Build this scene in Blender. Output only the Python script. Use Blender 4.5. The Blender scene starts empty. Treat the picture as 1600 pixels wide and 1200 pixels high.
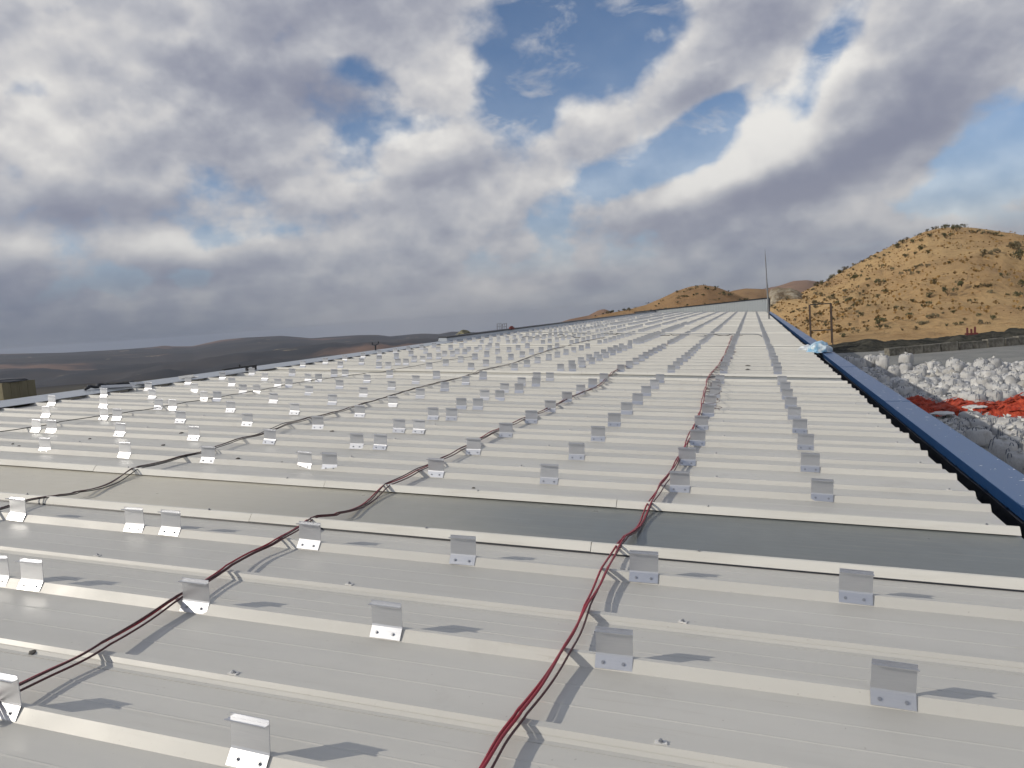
import bpy, bmesh, math, random
from mathutils import Vector, Matrix, noise
from math import sin, cos, pi, radians, exp, sqrt, atan2, asin, tan
random.seed(7)
scene = bpy.context.scene
COL = scene.collection

# ------------------------------------------------------------------ camera, sky, sun, exposure
PITCH = radians(3.491)            # fall of the roof towards the gutter
Z0 = 5.6                          # roof origin above the yard
def W(x, y, z=0.0):               # roof coordinates (x down the slope, y along the eave) -> world
    return Vector((x*cos(PITCH) + z*sin(PITCH), y, -x*sin(PITCH) + z*cos(PITCH) + Z0))
CAM = W(0, 0, 1.519)
CR = Vector((0.95019751, 0.30315905, -0.07224461)); CU = Vector((0.04132213, 0.10721095, 0.99337722))
CF = Vector((-0.30889671, 0.94688986, -0.0893444)); FPX = 1169.46
def ray(px, py):
    return (CF + CR*((px-800)/FPX) + CU*((600-py)/FPX)).normalized()
def azel(px, py):
    d = ray(px, py); return atan2(d.x, d.y), asin(d.z)
def on_ground(px, py, z=0.0):
    d = ray(px, py); return CAM + d*((z-CAM.z)/d.z)
def on_roof(px, py, z=0.0):       # -> roof coordinates
    n = W(0,0,1) - W(0,0,0); o = W(0,0,z); d = ray(px, py)
    P = CAM + d*((o-CAM).dot(n)/d.dot(n)) - Vector((0,0,Z0))
    return P.x*cos(PITCH) - P.z*sin(PITCH), P.y

cam_d = bpy.data.cameras.new('camera'); cam = bpy.data.objects.new('camera', cam_d); COL.objects.link(cam)
cam_d.sensor_width = 36; cam_d.lens = FPX/1600*36; cam_d.clip_end = 60000; cam_d.clip_start = 0.05
m = Matrix((CR, CU, -CF)).transposed().to_4x4(); m.translation = CAM; cam.matrix_world = m
scene.camera = cam
SUN_TO = Vector((0.255, 0.165, -0.1547)).normalized()     # direction the light travels (from the bracket shadows)
SUN_EL = asin(-SUN_TO.z); SUN_AZ = atan2(-SUN_TO.x, -SUN_TO.y)
sd = bpy.data.lights.new('sun', 'SUN'); sun = bpy.data.objects.new('sun', sd); COL.objects.link(sun)
sd.energy = 2.9; sd.angle = radians(0.55); sd.color = (1.0, 0.92, 0.79)
sun.rotation_euler = SUN_TO.to_track_quat('-Z', 'Y').to_euler()
vs = scene.view_settings
vs.view_transform = 'Standard'; vs.look = 'None'; vs.gamma = 1.0; vs.exposure = 0.0; vs.use_curve_mapping = False
scene.cycles.use_denoising = True; scene.cycles.use_adaptive_sampling = True; scene.cycles.adaptive_threshold = 0.025; scene.cycles.adaptive_min_samples = 16
scene.cycles.max_bounces = 4; scene.cycles.diffuse_bounces = 2; scene.cycles.volume_bounces = 0; scene.cycles.caustics_reflective = False; scene.cycles.caustics_refractive = False
scene.render.film_transparent = False

class NT:                          # small node-tree writer
    def __init__(s, tree): s.t = tree; s.l = tree.links
    def n(s, typ, **kw):
        o = s.t.nodes.new(typ)
        for k, v in kw.items(): setattr(o, k, v)
        return o
    def link(s, a, b): s.l.new(a, b)
    def put(s, sock, v):
        if isinstance(v, bpy.types.NodeSocket): s.l.new(v, sock)
        elif v is not None: sock.default_value = v
    def m(s, op, a, b=None, c=None, clamp=False):
        o = s.n('ShaderNodeMath', operation=op, use_clamp=clamp)
        for i, v in enumerate((a, b, c)): s.put(o.inputs[i], v)
        return o.outputs[0]
    def vm(s, op, a, b=None, out=0):
        o = s.n('ShaderNodeVectorMath', operation=op); s.put(o.inputs[0], a); s.put(o.inputs[1], b)
        return o.outputs[out]
    def ss(s, x, lo, hi, a=0.0, b=1.0):
        o = s.n('ShaderNodeMapRange', interpolation_type='SMOOTHSTEP'); s.put(o.inputs[0], x)
        for i, v in enumerate((lo, hi, a, b)): o.inputs[i+1].default_value = v
        return o.outputs[0]
    def mix(s, f, a, b, blend='MIX'):
        o = s.n('ShaderNodeMix', data_type='RGBA', blend_type=blend); s.put(o.inputs[0], f)
        for i, v in ((6, a), (7, b)):
            s.put(o.inputs[i], v if isinstance(v, bpy.types.NodeSocket) else (v[0], v[1], v[2], 1))
        return o.outputs[2]
    def noise(s, vec, scale, detail=4, rough=0.55, dist=0.0, color=False):
        o = s.n('ShaderNodeTexNoise'); s.put(o.inputs['Vector'], vec)
        o.inputs['Scale'].default_value = scale; o.inputs['Detail'].default_value = detail
        o.inputs['Roughness'].default_value = rough; o.inputs['Distortion'].default_value = dist
        return o.outputs[1 if color else 0]
    def xyz(s, x, y, z):
        o = s.n('ShaderNodeCombineXYZ')
        for i, v in enumerate((x, y, z)): s.put(o.inputs[i], v)
        return o.outputs[0]
    def mapping(s, vec, loc=(0,0,0), rot=(0,0,0), scl=(1,1,1), typ='POINT'):
        o = s.n('ShaderNodeMapping', vector_type=typ); s.put(o.inputs[0], vec)
        o.inputs[1].default_value = loc; o.inputs[2].default_value = rot; o.inputs[3].default_value = scl
        return o.outputs[0]

def build_world():
    w = bpy.data.worlds.new('World'); scene.world = w; w.use_nodes = True
    T = NT(w.node_tree); w.node_tree.nodes.clear()
    out = T.n('ShaderNodeOutputWorld')
    sky = T.n('ShaderNodeTexSky', sky_type='NISHITA', sun_disc=False)
    sky.sun_elevation = SUN_EL; sky.sun_rotation = SUN_AZ % (2*pi)
    sky.altitude = 1200; sky.air_density = 1.0; sky.dust_density = 0.3; sky.ozone_density = 4.0
    bsky = T.n('ShaderNodeBackground'); T.link(sky.outputs[0], bsky.inputs[0]); bsky.inputs[1].default_value = 0.10
    d = T.vm('NORMALIZE', T.n('ShaderNodeTexCoord').outputs['Generated'])
    sep = T.n('ShaderNodeSeparateXYZ'); T.link(d, sep.inputs[0]); X, Y, Z = sep.outputs
    az = T.m('ARCTAN2', X, Y); el = T.m('ARCSINE', Z)
    def bumps(lst, elv):
        v = T.xyz(az, elv, 1.0); acc = None
        for (px, py, rx, ry, rot, amp) in lst:
            a, e = azel(px, py); th = radians(rot+4.2); c, s_ = cos(th), sin(th); kx, ky = FPX/rx, FPX/ry
            q1 = T.vm('DOT_PRODUCT', v, (c*kx, s_*kx, -(c*a+s_*e)*kx), 1)
            q2 = T.vm('DOT_PRODUCT', v, (-s_*ky, c*ky, (s_*a-c*e)*ky), 1)
            g = T.m('POWER', 0.3679, T.m('MULTIPLY_ADD', q2, q2, T.m('MULTIPLY', q1, q1)))
            acc = T.m('MULTIPLY', g, amp) if acc is None else T.m('MULTIPLY_ADD', g, amp, acc)
        return acc
    # where the cloud deck opens (-) and where it is heaped up (+)
    COVER = [(915,30,135,72,-10,-.74),(790,150,60,70,10,-.30),(545,105,50,24,-20,-.45),(620,205,80,22,8,-.36),(1000,262,150,34,12,-.66),(1110,185,80,32,30,-.58),
             (1300,75,30,80,-35,-.55),(1575,200,80,70,20,-.60),(50,135,50,26,0,-.30),(350,378,110,20,4,-.30),(1490,300,110,40,14,-.28),(820,175,40,30,0,-.3),
             (1330,215,200,62,28,.50),(1100,90,200,55,26,.40),(450,120,200,90,0,.18),(700,140,60,60,0,.25),(200,230,260,140,0,.14),(245,385,56,22,0,.30),(700,245,180,40,8,.18)]
    # heavy grey bellies (+) and sunlit heads (-)
    DARK = [(470,150,120,52,-8,.80),(420,35,250,46,8,.55),(1290,268,230,24,14,.8),(1140,315,160,20,4,.55),(170,325,200,26,-4,.60),(690,285,190,24,10,.50),
            (80,460,280,60,-4,.55),(1500,130,150,50,34,.55),(1130,120,120,40,26,.35),
            (1215,200,130,50,34,-1.0),(1090,285,80,26,20,-.55),(300,60,150,40,0,-.45),(270,180,170,50,0,-.35),(60,200,110,70,0,-.35),
            (245,380,56,20,0,-.65),(60,385,60,16,0,-.45),(690,150,90,60,5,-.40),(620,250,90,22,14,-.50),(1000,90,110,50,26,-.35),(1400,305,90,18,6,-.45)]
    CB = bumps(COVER, el)
    CBT = T.m('SUBTRACT', CB, T.ss(Z, 0.42, 0.80, 0.0, 0.34))      # gaps open up overhead, out of view; cover thinned there for bluer fill
    def density(zoff, det):
        z2 = T.m('ADD', Z, zoff) if zoff else Z
        k = T.m('DIVIDE', 1.0, T.m('ADD', T.m('MAXIMUM', z2, 0.0), 0.17))
        P = T.xyz(T.m('MULTIPLY', X, k), T.m('MULTIPLY', Y, k), 3.7)
        n1 = T.noise(P, 1.25, det, 0.50, 0.0)
        Q = T.xyz(X, Y, T.m('MULTIPLY', z2, 1.30))
        n2 = T.noise(Q, 4.6, det+2, 0.60, 0.0)
        vo = T.n('ShaderNodeTexVoronoi', feature='F1', voronoi_dimensions='3D'); T.link(Q, vo.inputs['Vector'])
        vo.inputs['Scale'].default_value = 11.0; vo.inputs['Detail'].default_value = 1.5; vo.inputs['Roughness'].default_value = 0.55; vo.inputs['Lacunarity'].default_value = 2.3
        s = T.m('MULTIPLY_ADD', T.m('SUBTRACT', n1, 0.5), 0.75, 0.345)
        s = T.m('MULTIPLY_ADD', T.m('SUBTRACT', n2, 0.5), 1.5, s)
        s = T.m('MULTIPLY_ADD', T.m('SUBTRACT', 0.80, vo.outputs['Distance']), 0.37, s)
        return T.m('ADD', s, CBT), n2
    D, n2 = density(0.0, 6); Dup, n2u = density(0.024, 3)
    alpha = T.ss(D, -0.14, 0.28)
    rim = T.m('SUBTRACT', D, Dup)
    lit = T.m('MULTIPLY_ADD', rim, 1.05, 0.66)
    thick = T.ss(D, 0.10, 0.80)
    dark = T.m('ADD', bumps(DARK, el), T.m('MULTIPLY', thick, 0.42))
    sh = T.m('SUBTRACT', lit, T.m('MULTIPLY', dark, 0.60))
    sh = T.ss(sh, -0.15, 1.15)
    r = T.n('ShaderNodeValToRGB'); T.link(sh, r.inputs[0]); cr = r.color_ramp
    cr.elements[0].position = 0.0; cr.elements[0].color = (0.245, 0.262, 0.345, 1)
    cr.elements[1].position = 1.0; cr.elements[1].color = (0.90, 0.88, 0.84, 1)
    for p, c in ((0.28, (0.345,0.360,0.428)), (0.52, (0.475,0.485,0.530)), (0.78, (0.67,0.66,0.66))):
        e = cr.elements.new(p); e.color = (*c, 1)
    # thin milky veil that closes over the low sky
    veil = T.m('EXPONENT', T.m('MULTIPLY', T.m('MAXIMUM', Z, 0.0), -9.5))
    lowc = T.mix(T.ss(T.noise(T.xyz(X, Y, T.m('MULTIPLY', Z, 5.0)), 2.6, 4, 0.5), .3, .7), (0.210, 0.238, 0.295), (0.305, 0.316, 0.350))
    lowc = T.mix(bumps([(60,505,420,75,-4,.75),(700,500,300,60,0,-.3)], el), lowc, (0.085, 0.112, 0.170))
    ccol = T.mix(T.m('MULTIPLY', veil, 0.95), r.outputs[0], lowc)
    bcl = T.n('ShaderNodeBackground'); T.link(ccol, bcl.inputs[0]); bcl.inputs[1].default_value = 1.0
    av = T.m('MAXIMUM', alpha, T.m('MINIMUM', T.m('MULTIPLY', veil, 1.6), 1.0))
    wisp = T.m('MULTIPLY', T.ss(T.noise(T.xyz(X, Y, T.m('MULTIPLY', Z, 2.2)), 11.0, 5, 0.62, 0.4), 0.46, 0.74), 0.62)
    av = T.m('MAXIMUM', av, wisp)
    av = T.m('MAXIMUM', av, 0.04)
    mx = T.n('ShaderNodeMixShader'); T.link(av, mx.inputs[0]); T.link(bsky.outputs[0], mx.inputs[1]); T.link(bcl.outputs[0], mx.inputs[2])
    T.link(mx.outputs[0], out.inputs[0])
build_world()
scene.world.cycles.sampling_method = 'NONE'

# ------------------------------------------------------------------ helpers
def tag(o, label=None, cat=None, group=None, kind=None):
    if label: o['label'] = label
    if cat: o['category'] = cat
    if group: o['group'] = group
    if kind: o['kind'] = kind
    return o
def obj(name, me, parent=None, loc=(0,0,0), rot=(0,0,0)):
    o = bpy.data.objects.new(name, me); COL.objects.link(o)
    o.parent = parent; o.location = loc; o.rotation_euler = rot
    return o
def mesh(name, vs_, fs, mat, smooth=False):
    me = bpy.data.meshes.new(name); me.from_pydata([tuple(v) for v in vs_], [], fs)
    if mat: me.materials.append(mat)
    if smooth: me.polygons.foreach_set('use_smooth', [True]*len(me.polygons))
    me.update(); return me
class MB:
    def __init__(s): s.v = []; s.f = []
    def add(s, v, f):
        k = len(s.v); s.v += [tuple(p) for p in v]; s.f += [tuple(i+k for i in q) for q in f]; return s
    def box(s, x0, x1, y0, y1, z0, z1):
        return s.add([(x0,y0,z0),(x1,y0,z0),(x1,y1,z0),(x0,y1,z0),(x0,y0,z1),(x1,y0,z1),(x1,y1,z1),(x0,y1,z1)],
                     [(0,3,2,1),(4,5,6,7),(0,1,5,4),(1,2,6,5),(2,3,7,6),(3,0,4,7)])
    def bar(s, a, b, r, n=6, r2=None):
        a = Vector(a); b = Vector(b); q = (b-a).to_track_quat('Z', 'Y'); r2 = r if r2 is None else r2
        v = [a + q @ Vector((r*cos(2*pi*i/n), r*sin(2*pi*i/n), 0)) for i in range(n)] + [b + q @ Vector((r2*cos(2*pi*i/n), r2*sin(2*pi*i/n), 0)) for i in range(n)]
        f = [(i, (i+1) % n, n+(i+1) % n, n+i) for i in range(n)] + [tuple(range(n))[::-1], tuple(range(n, 2*n))]
        return s.add(v, f)
    def extrude_x(s, prof, x0, x1, caps=True):        # closed profile in (y, z)
        n = len(prof); v = [(x0, y, z) for y, z in prof] + [(x1, y, z) for y, z in prof]
        f = [(i, (i+1) % n, n+(i+1) % n, n+i) for i in range(n)]
        if caps: f += [tuple(range(n))[::-1], tuple(range(n, 2*n))]
        return s.add(v, f)
    def me(s, name, mat, smooth=False): return mesh(name, s.v, s.f, mat, smooth)
def fix_normals(me):
    b = bmesh.new(); b.from_mesh(me); bmesh.ops.recalc_face_normals(b, faces=b.faces); b.to_mesh(me); b.free(); return me
def material(name, fn):
    mt = bpy.data.materials.new(name); mt.use_nodes = True
    T = NT(mt.node_tree); b = mt.node_tree.nodes['Principled BSDF']
    T.geo = lambda: T.n('ShaderNodeNewGeometry').outputs['Position']
    T.oc = lambda: T.n('ShaderNodeTexCoord').outputs['Object']
    T.rnd = lambda: T.n('ShaderNodeObjectInfo').outputs['Random']
    def bump(h, dist, strength=1.0):
        o = T.n('ShaderNodeBump'); o.inputs['Strength'].default_value = strength; o.inputs['Distance'].default_value = dist
        T.link(h, o.inputs['Height']); T.link(o.outputs[0], b.inputs['Normal'])
    T.bump = bump
    fn(T, b); return mt
def setp(b, T, color=None, rough=None, metal=None, spec=None):
    if color is not None: T.put(b.inputs['Base Color'], color if isinstance(color, bpy.types.NodeSocket) else (*color, 1))
    if rough is not None: T.put(b.inputs['Roughness'], rough)
    if metal is not None: T.put(b.inputs['Metallic'], metal)
    if spec is not None: T.put(b.inputs['Specular IOR Level'], spec)

# ------------------------------------------------------------------ materials
def f_roof(T, b):
    p = T.geo(); sp = T.mapping(p, scl=(0.35, 1.6, 1.0))
    c = T.mix(T.ss(T.noise(sp, 1.3, 6, 0.6), 0.35, 0.70), (0.60, 0.59, 0.548), (0.535, 0.528, 0.493))
    c = T.mix(T.m('MULTIPLY', T.ss(T.noise(T.mapping(p, scl=(0.5, 9, 1)), 2.5, 5, 0.7), 0.58, 0.80), 0.40), c, (0.41, 0.385, 0.33))      # dust washed down the sheets
    c = T.mix(T.m('MULTIPLY', T.ss(T.noise(p, 2.3, 6, 0.65), 0.58, 0.72), 0.22), c, (0.40, 0.38, 0.34))                               # scuffs and footprints
    c = T.mix(T.m('MULTIPLY', T.ss(T.noise(T.mapping(p, scl=(3.0, 40, 1)), 1.0, 3, 0.6), 0.70, 0.78), 0.30), c, (0.36, 0.33, 0.28))      # thin run marks
    c = T.mix(T.m('MULTIPLY', T.ss(T.noise(p, 42, 3, 0.6), 0.70, 0.76), 0.55), c, (0.28, 0.26, 0.23))                                 # grit
    c = T.mix(T.m('MULTIPLY', T.rnd(), 0.12), c, (0.42, 0.42, 0.42))
    setp(b, T, c, T.m('MULTIPLY_ADD', T.noise(p, 3.5, 4), 0.26, 0.30), 0.0, 0.42)
    T.bump(T.noise(T.mapping(p, scl=(0.5, 2.2, 1)), 2.0, 3), 0.006, 0.6)
M_roof = material('coated_sheet', f_roof)
def f_cap(T, b):
    p = T.geo(); c = T.mix(T.ss(T.noise(T.mapping(p, scl=(0.6, 4, 4)), 2, 5, 0.6), 0.4, 0.75), (0.69, 0.68, 0.63), (0.60, 0.585, 0.53))
    setp(b, T, c, 0.42, 0, 0.45)
M_cap = material('flashing_sheet', f_cap)
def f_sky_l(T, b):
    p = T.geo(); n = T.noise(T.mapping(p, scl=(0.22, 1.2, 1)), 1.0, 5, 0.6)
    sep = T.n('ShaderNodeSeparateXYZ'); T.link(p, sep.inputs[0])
    slope_tone = T.ss(T.m('MULTIPLY_ADD', n, 1.6, sep.outputs[0]), -4.2, 0.6)       # cream up the slope, darker grey towards the eave
    c = T.mix(slope_tone, (0.60, 0.565, 0.465), (0.155, 0.172, 0.17))
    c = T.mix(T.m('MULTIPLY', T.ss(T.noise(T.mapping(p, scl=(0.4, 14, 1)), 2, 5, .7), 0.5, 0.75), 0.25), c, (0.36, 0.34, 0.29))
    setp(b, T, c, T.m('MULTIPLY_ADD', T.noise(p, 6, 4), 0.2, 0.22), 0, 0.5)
    T.bump(T.noise(T.mapping(p, scl=(0.3, 22, 1)), 1.6, 3), 0.0015, 0.5)
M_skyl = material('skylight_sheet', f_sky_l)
def f_alu(T, b):
    p = T.oc(); n = T.noise(T.mapping(p, scl=(2, 30, 30)), 6, 4, 0.6)
    c = T.mix(n, (0.58, 0.595, 0.63), (0.71, 0.72, 0.74))
    c = T.mix(T.m('MULTIPLY', T.rnd(), 0.35), c, (0.50, 0.51, 0.53))
    setp(b, T, c, T.m('MULTIPLY_ADD', T.rnd(), 0.14, T.m('MULTIPLY_ADD', n, 0.10, 0.25)), 0.85, 0.5)
M_alu = material('mill_aluminium', f_alu)
M_screw = material('zinc_screw', lambda T, b: setp(b, T, (0.42, 0.43, 0.45), 0.35, 0.9))
M_rubber = material('black_rubber', lambda T, b: setp(b, T, (0.02, 0.02, 0.022), 0.6, 0))
M_white = material('white_plastic', lambda T, b: setp(b, T, (0.74, 0.73, 0.70), 0.5, 0))
M_black = material('dark_trim', lambda T, b: setp(b, T, (0.022, 0.024, 0.03), 0.5, 0))
def f_cable(col):
    def f(T, b):
        c = T.mix(T.ss(T.noise(T.geo(), 5, 3), 0.4, 0.7), col, tuple(x*0.72+0.02 for x in col)); setp(b, T, c, 0.45, 0, 0.4)
    return f
M_cred = material('red_cable_sheath', f_cable((0.33, 0.026, 0.045)))
M_cdark = material('dark_cable_sheath', f_cable((0.085, 0.026, 0.03)))
M_cblack = material('black_cable_sheath', f_cable((0.03, 0.028, 0.026)))
def f_blue(pale_top):
    def f(T, b):
        p = T.geo(); n = T.noise(T.mapping(p, scl=(2, 0.5, 2)), 1.6, 5, 0.6)
        c = T.mix(n, (0.007, 0.040, 0.135), (0.010, 0.050, 0.155))
        if pale_top:
            c = T.mix(T.ss(n, 0.30, 0.75), (0.055, 0.118, 0.262), (0.088, 0.150, 0.280))  # coping top a paler blue than the fascia
            c = T.mix(T.ss(T.noise(T.mapping(p, scl=(1.2, 1, 1)), 14, 2, 0.5), 0.70, 0.715), c, (0.6, 0.62, 0.66))
        setp(b, T, c, T.m('MULTIPLY_ADD', n, 0.2, 0.28 if pale_top else 0.35), 0, 0.5)
        T.bump(T.noise(T.mapping(p, scl=(2, .8, 1)), 2, 2), 0.004, 0.5)
    return f
M_coping = material('pale_blue_coping', f_blue(True)); M_fascia = material('blue_fascia', f_blue(False))
def f_parapet(T, b):
    c = T.mix(T.noise(T.geo(), 0.8, 4), (0.48, 0.52, 0.54), (0.56, 0.59, 0.60)); setp(b, T, c, 0.5)
M_parapet = material('pale_wall_sheet', f_parapet)
def f_wall(T, b): setp(b, T, T.mix(T.noise(T.geo(), 0.7, 5), (0.42, 0.43, 0.43), (0.50, 0.50, 0.48)), 0.6)
M_wall = material('wall_sheet', f_wall)

# ------------------------------------------------------------------ terrain
def fbm(x, y, z=0.0, o=5): return noise.fractal(Vector((x, y, z)), 0.9, 2.1, o)
def sstep(a, b, x):
    t = min(1, max(0, (x-a)/(b-a))); return t*t*(3-2*t)
def interp(lst, x):
    if x <= lst[0][0]: return lst[0][1]
    for (a, p), (b, q) in zip(lst, lst[1:]):
        if x <= b: return p + (q-p)*(x-a)/(b-a)
    return lst[-1][1]
FAR_CREST = [azel(*p) for p in [(0,553),(100,551),(190,546),(236,542.5),(252,540.5),(257,538.5),(263,541),(300,541),(322,536),(345,531),(382,527.5),(440,524.5),(465,526.5),(486,528.5),(520,526),(560,523.5),(588,523),(610,525.5),(640,522.5),(662,521),(685,522),(706,518),(740,519),(770,520),(800,523),(870,512),(950,508)]]
FAR_CREST.sort()
def ground_z(az, r):
    x, y = r*sin(az), r*cos(az); a = math.degrees(az)
    right = sstep(-9, 6, a)*(1 - sstep(100, 140, a))
    R1 = 9000.0
    zc = CAM.z + tan(interp(FAR_CREST, az))*R1
    v = -175*sstep(70, 2300, r)
    if r > 70: v += 10*fbm(x/300, y/300, 3)*sstep(100, 900, r)
    if r > 2200:
        s = min(1, (r-2200)/(R1-2200))
        h = -175 + (zc+175)*(s**1.25)
        h += (95*fbm(x/1500, y/1500, 9) + 34*fbm(x/420, y/420, 2))*min(1, s*6)*(1-s)**0.7
        v = h
        if r > R1: v = zc - 0.03*(r-R1)
        if r > R1*0.97 and r <= R1: v = max(v, zc - (R1-r)*0.25)
    f = 0.0 if r < 90 else 1.2*fbm(x/60, y/60, 5)*sstep(90, 300, r)
    return v*(1-right) + f*right
def build_ground():
    azs = [-180+i*4 for i in range(30)]; a = -60.0
    while a < 26: azs.append(a); a += 0.33
    while a < 180: azs.append(a); a += 4
    azs = [radians(v) for v in azs]
    rs = [0]; r = 4.0
    while r < 14500: rs.append(r); r *= 1.085 if (r < 1200) else 1.03
    vs_ = []; fs = []; n = len(azs); k = len(rs)-1
    vs_.append((0, 0, 0))
    for az in azs:
        for r in rs[1:]: vs_.append((r*sin(az), r*cos(az), ground_z(az, r)))
    for i in range(n):
        j = (i+1) % n
        fs.append((0, 1+j*k, 1+i*k))
        for q in range(k-1): fs.append((1+i*k+q, 1+j*k+q, 1+j*k+q+1, 1+i*k+q+1))
    def f(T, b):
        p = T.geo(); L = T.vm('LENGTH', p, out=1)
        far = T.mix(T.ss(T.noise(T.mapping(p, scl=(1, 1, 0.3)), 0.0016, 6, 0.6), 0.42, 0.60), (0.024, 0.026, 0.031), (0.050, 0.044, 0.042))  # dark scrub with the cloud shadow over the valley worked into its colour
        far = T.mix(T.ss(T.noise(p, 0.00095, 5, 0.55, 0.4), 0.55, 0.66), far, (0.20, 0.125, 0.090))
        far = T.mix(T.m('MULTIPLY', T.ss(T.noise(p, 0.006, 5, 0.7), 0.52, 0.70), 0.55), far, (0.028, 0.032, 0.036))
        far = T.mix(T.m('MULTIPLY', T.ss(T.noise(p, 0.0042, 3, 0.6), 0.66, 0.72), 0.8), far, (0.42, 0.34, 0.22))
        yard = T.mix(T.ss(T.noise(p, 0.35, 6, 0.65), 0.35, 0.7), (0.20, 0.205, 0.20), (0.27, 0.27, 0.255))
        yard = T.mix(T.m('MULTIPLY', T.ss(T.noise(p, 2.6, 4, 0.6), 0.6, 0.72), 0.5), yard, (0.12, 0.115, 0.10))
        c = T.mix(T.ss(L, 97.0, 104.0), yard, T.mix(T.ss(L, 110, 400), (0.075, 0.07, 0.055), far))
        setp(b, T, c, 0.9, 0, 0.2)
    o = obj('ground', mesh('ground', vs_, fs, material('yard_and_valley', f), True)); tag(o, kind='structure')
build_ground()

LOFTS = {}
def loft(name, crest, r0, r1, zb, mat, amp, feat, prof=0.9, n=150, k=56, back=0.7, seed=0.0, z_at=None):
    """hill rising from distance r0 to a crest at r1 whose skyline is the list of pixels"""
    cr = sorted(azel(*p) for p in crest); a0, a1 = cr[0][0], cr[-1][0]
    def P(az, s):
        R0 = r0(az) if callable(r0) else r0; R1 = r1(az) if callable(r1) else r1
        zc = CAM.z + tan(interp(cr, az))*R1
        if s <= 1: r = R0 + (R1-R0)*s; h = zb + (zc-zb)*(s**prof)
        else: r = R1 + (s-1)*(R1-R0)*back; h = zb + (zc-zb)*max(0.0, 1-(s-1)**1.3)
        x, y = r*sin(az), r*cos(az)
        t = min(1, s*8)*min(1, abs(1-s)*4+0.12)
        h += t*amp*(fbm(x/feat, y/feat, seed) + 0.30*fbm(x/feat*4, y/feat*4, seed+4))
        return Vector((x, y, h))
    vs_ = []; fs = []
    S = [2.0*(i/k) for i in range(k+1)]
    for i in range(n+1):
        az = a0+(a1-a0)*i/n
        for s in S: vs_.append(P(az, s))
    for i in range(n):
        for j in range(k): fs.append((i*(k+1)+j, i*(k+1)+j+1, (i+1)*(k+1)+j+1, (i+1)*(k+1)+j)[::-1])
    o = obj(name, mesh(name, vs_, fs, mat, True)); tag(o, kind='structure'); LOFTS[name] = P
    return P
def find(P, px, py):
    az, el = azel(px, py); lo = None
    for i in range(3, 101):
        p = P(az, i/100); e = atan2(p.z-CAM.z, sqrt(p.x**2+p.y**2))
        if e >= el: return p
    return P(az, 1.0)
def f_hill(c1, c2, c3, sc, tuft):
    def f(T, b):
        p = T.geo(); q = T.mapping(p, scl=(1, 1, 1.6))
        c = T.mix(T.ss(T.noise(q, 0.03*sc, 6, 0.6, 0.3), 0.36, 0.64), c1, c2)
        c = T.mix(T.m('MULTIPLY', T.ss(T.noise(q, 0.018*sc, 5, 0.65, 0.5), 0.54, 0.68), 0.75), c, c3)
        c = T.mix(T.m('MULTIPLY', T.ss(T.noise(q, 0.05*sc, 6, 0.7), 0.50, 0.66), 0.35), c, (0.20, 0.135, 0.075))
        c = T.mix(T.m('MULTIPLY', T.ss(T.noise(q, 0.55*sc, 5, 0.7), 0.50, 0.72), 0.55), c, (0.22, 0.115, 0.045))
        c = T.mix(T.m('MULTIPLY', T.ss(T.noise(q, 0.26*sc, 4, 0.7), 0.60, 0.70), tuft), c, (0.085, 0.075, 0.042))
        c = T.mix(T.m('MULTIPLY', T.ss(T.noise(q, 0.16*sc, 4, 0.6), 0.66, 0.76), 0.6), c, (0.50, 0.37, 0.22))
        setp(b, T, c, 0.95, 0, 0.1)
        T.bump(T.noise(q, 0.5*sc, 6, 0.7), 1.2/sc, 0.8)
    return f
M_hill = material('dry_grass', f_hill((0.44, 0.29, 0.145), (0.50, 0.345, 0.175), (0.38, 0.245, 0.13), 1.0, 0.2))
M_hill2 = material('scrubby_dry_grass', f_hill((0.29, 0.18, 0.095), (0.35, 0.225, 0.115), (0.22, 0.14, 0.08), 0.7, 0.8))
M_hill3 = material('far_brown_slope', f_hill((0.24, 0.15, 0.10), (0.30, 0.19, 0.125), (0.16, 0.115, 0.085), 0.3, 0.6))
def f_rock(T, b):
    p = T.geo(); c = T.mix(T.ss(T.noise(p, 0.35, 6, 0.7), 0.4, 0.6), (0.26, 0.20, 0.13), (0.50, 0.44, 0.34)); setp(b, T, c, 0.95, 0, 0.1); T.bump(T.noise(p, 0.5, 6, 0.7), 2.0, 1.0)
M_rock = material('pale_rock', f_rock)
BIG = loft('hill', [(1150,520),(1196,492),(1205,476),(1240,463),(1268,447),(1300,433),(1335,415),(1365,401),(1392,387),(1420,373),(1445,361),(1470,354.5),(1490,353),(1515,354),(1550,358.5),(1600,368),(1700,392),(1850,420),(2050,440),(2300,455),(2700,470)],
           lambda a: 109+35*sstep(.10, .02, a)+30*sstep(.35, .7, a), lambda a: 290+130*sstep(.03, .2, a), 0.1, M_hill, 5.0, 55, 0.92, n=220, k=70, seed=1.3)
MID = loft('hill', [(700,545),(850,515),(905,502),(945,491),(985,483),(1010,476),(1035,465),(1058,454),(1080,447.5),(1100,445.5),(1120,449),(1140,456),(1160,464),(1180,472),(1210,486),(1260,500)],
           300, 470, -6, M_hill2, 3.0, 50, 0.95, n=120, k=40, seed=4.1)
ROCK = loft('rocky_hill', [(1180,492),(1198,466),(1205,453),(1216,449),(1228,451),(1236,450),(1248,455),(1262,466),(1285,480)], 230, 285, -2, M_rock, 2.2, 14, 0.9, n=60, k=30, seed=2.2)
loft('far_hill', [(760,530),(860,509),(890,499),(905,496),(920,493),(935,485),(944,483),(955,487),(975,494),(1010,505)], 1300, 1900, -60, M_hill3, 10, 300, 0.95, n=60, k=20, seed=7)
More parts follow.
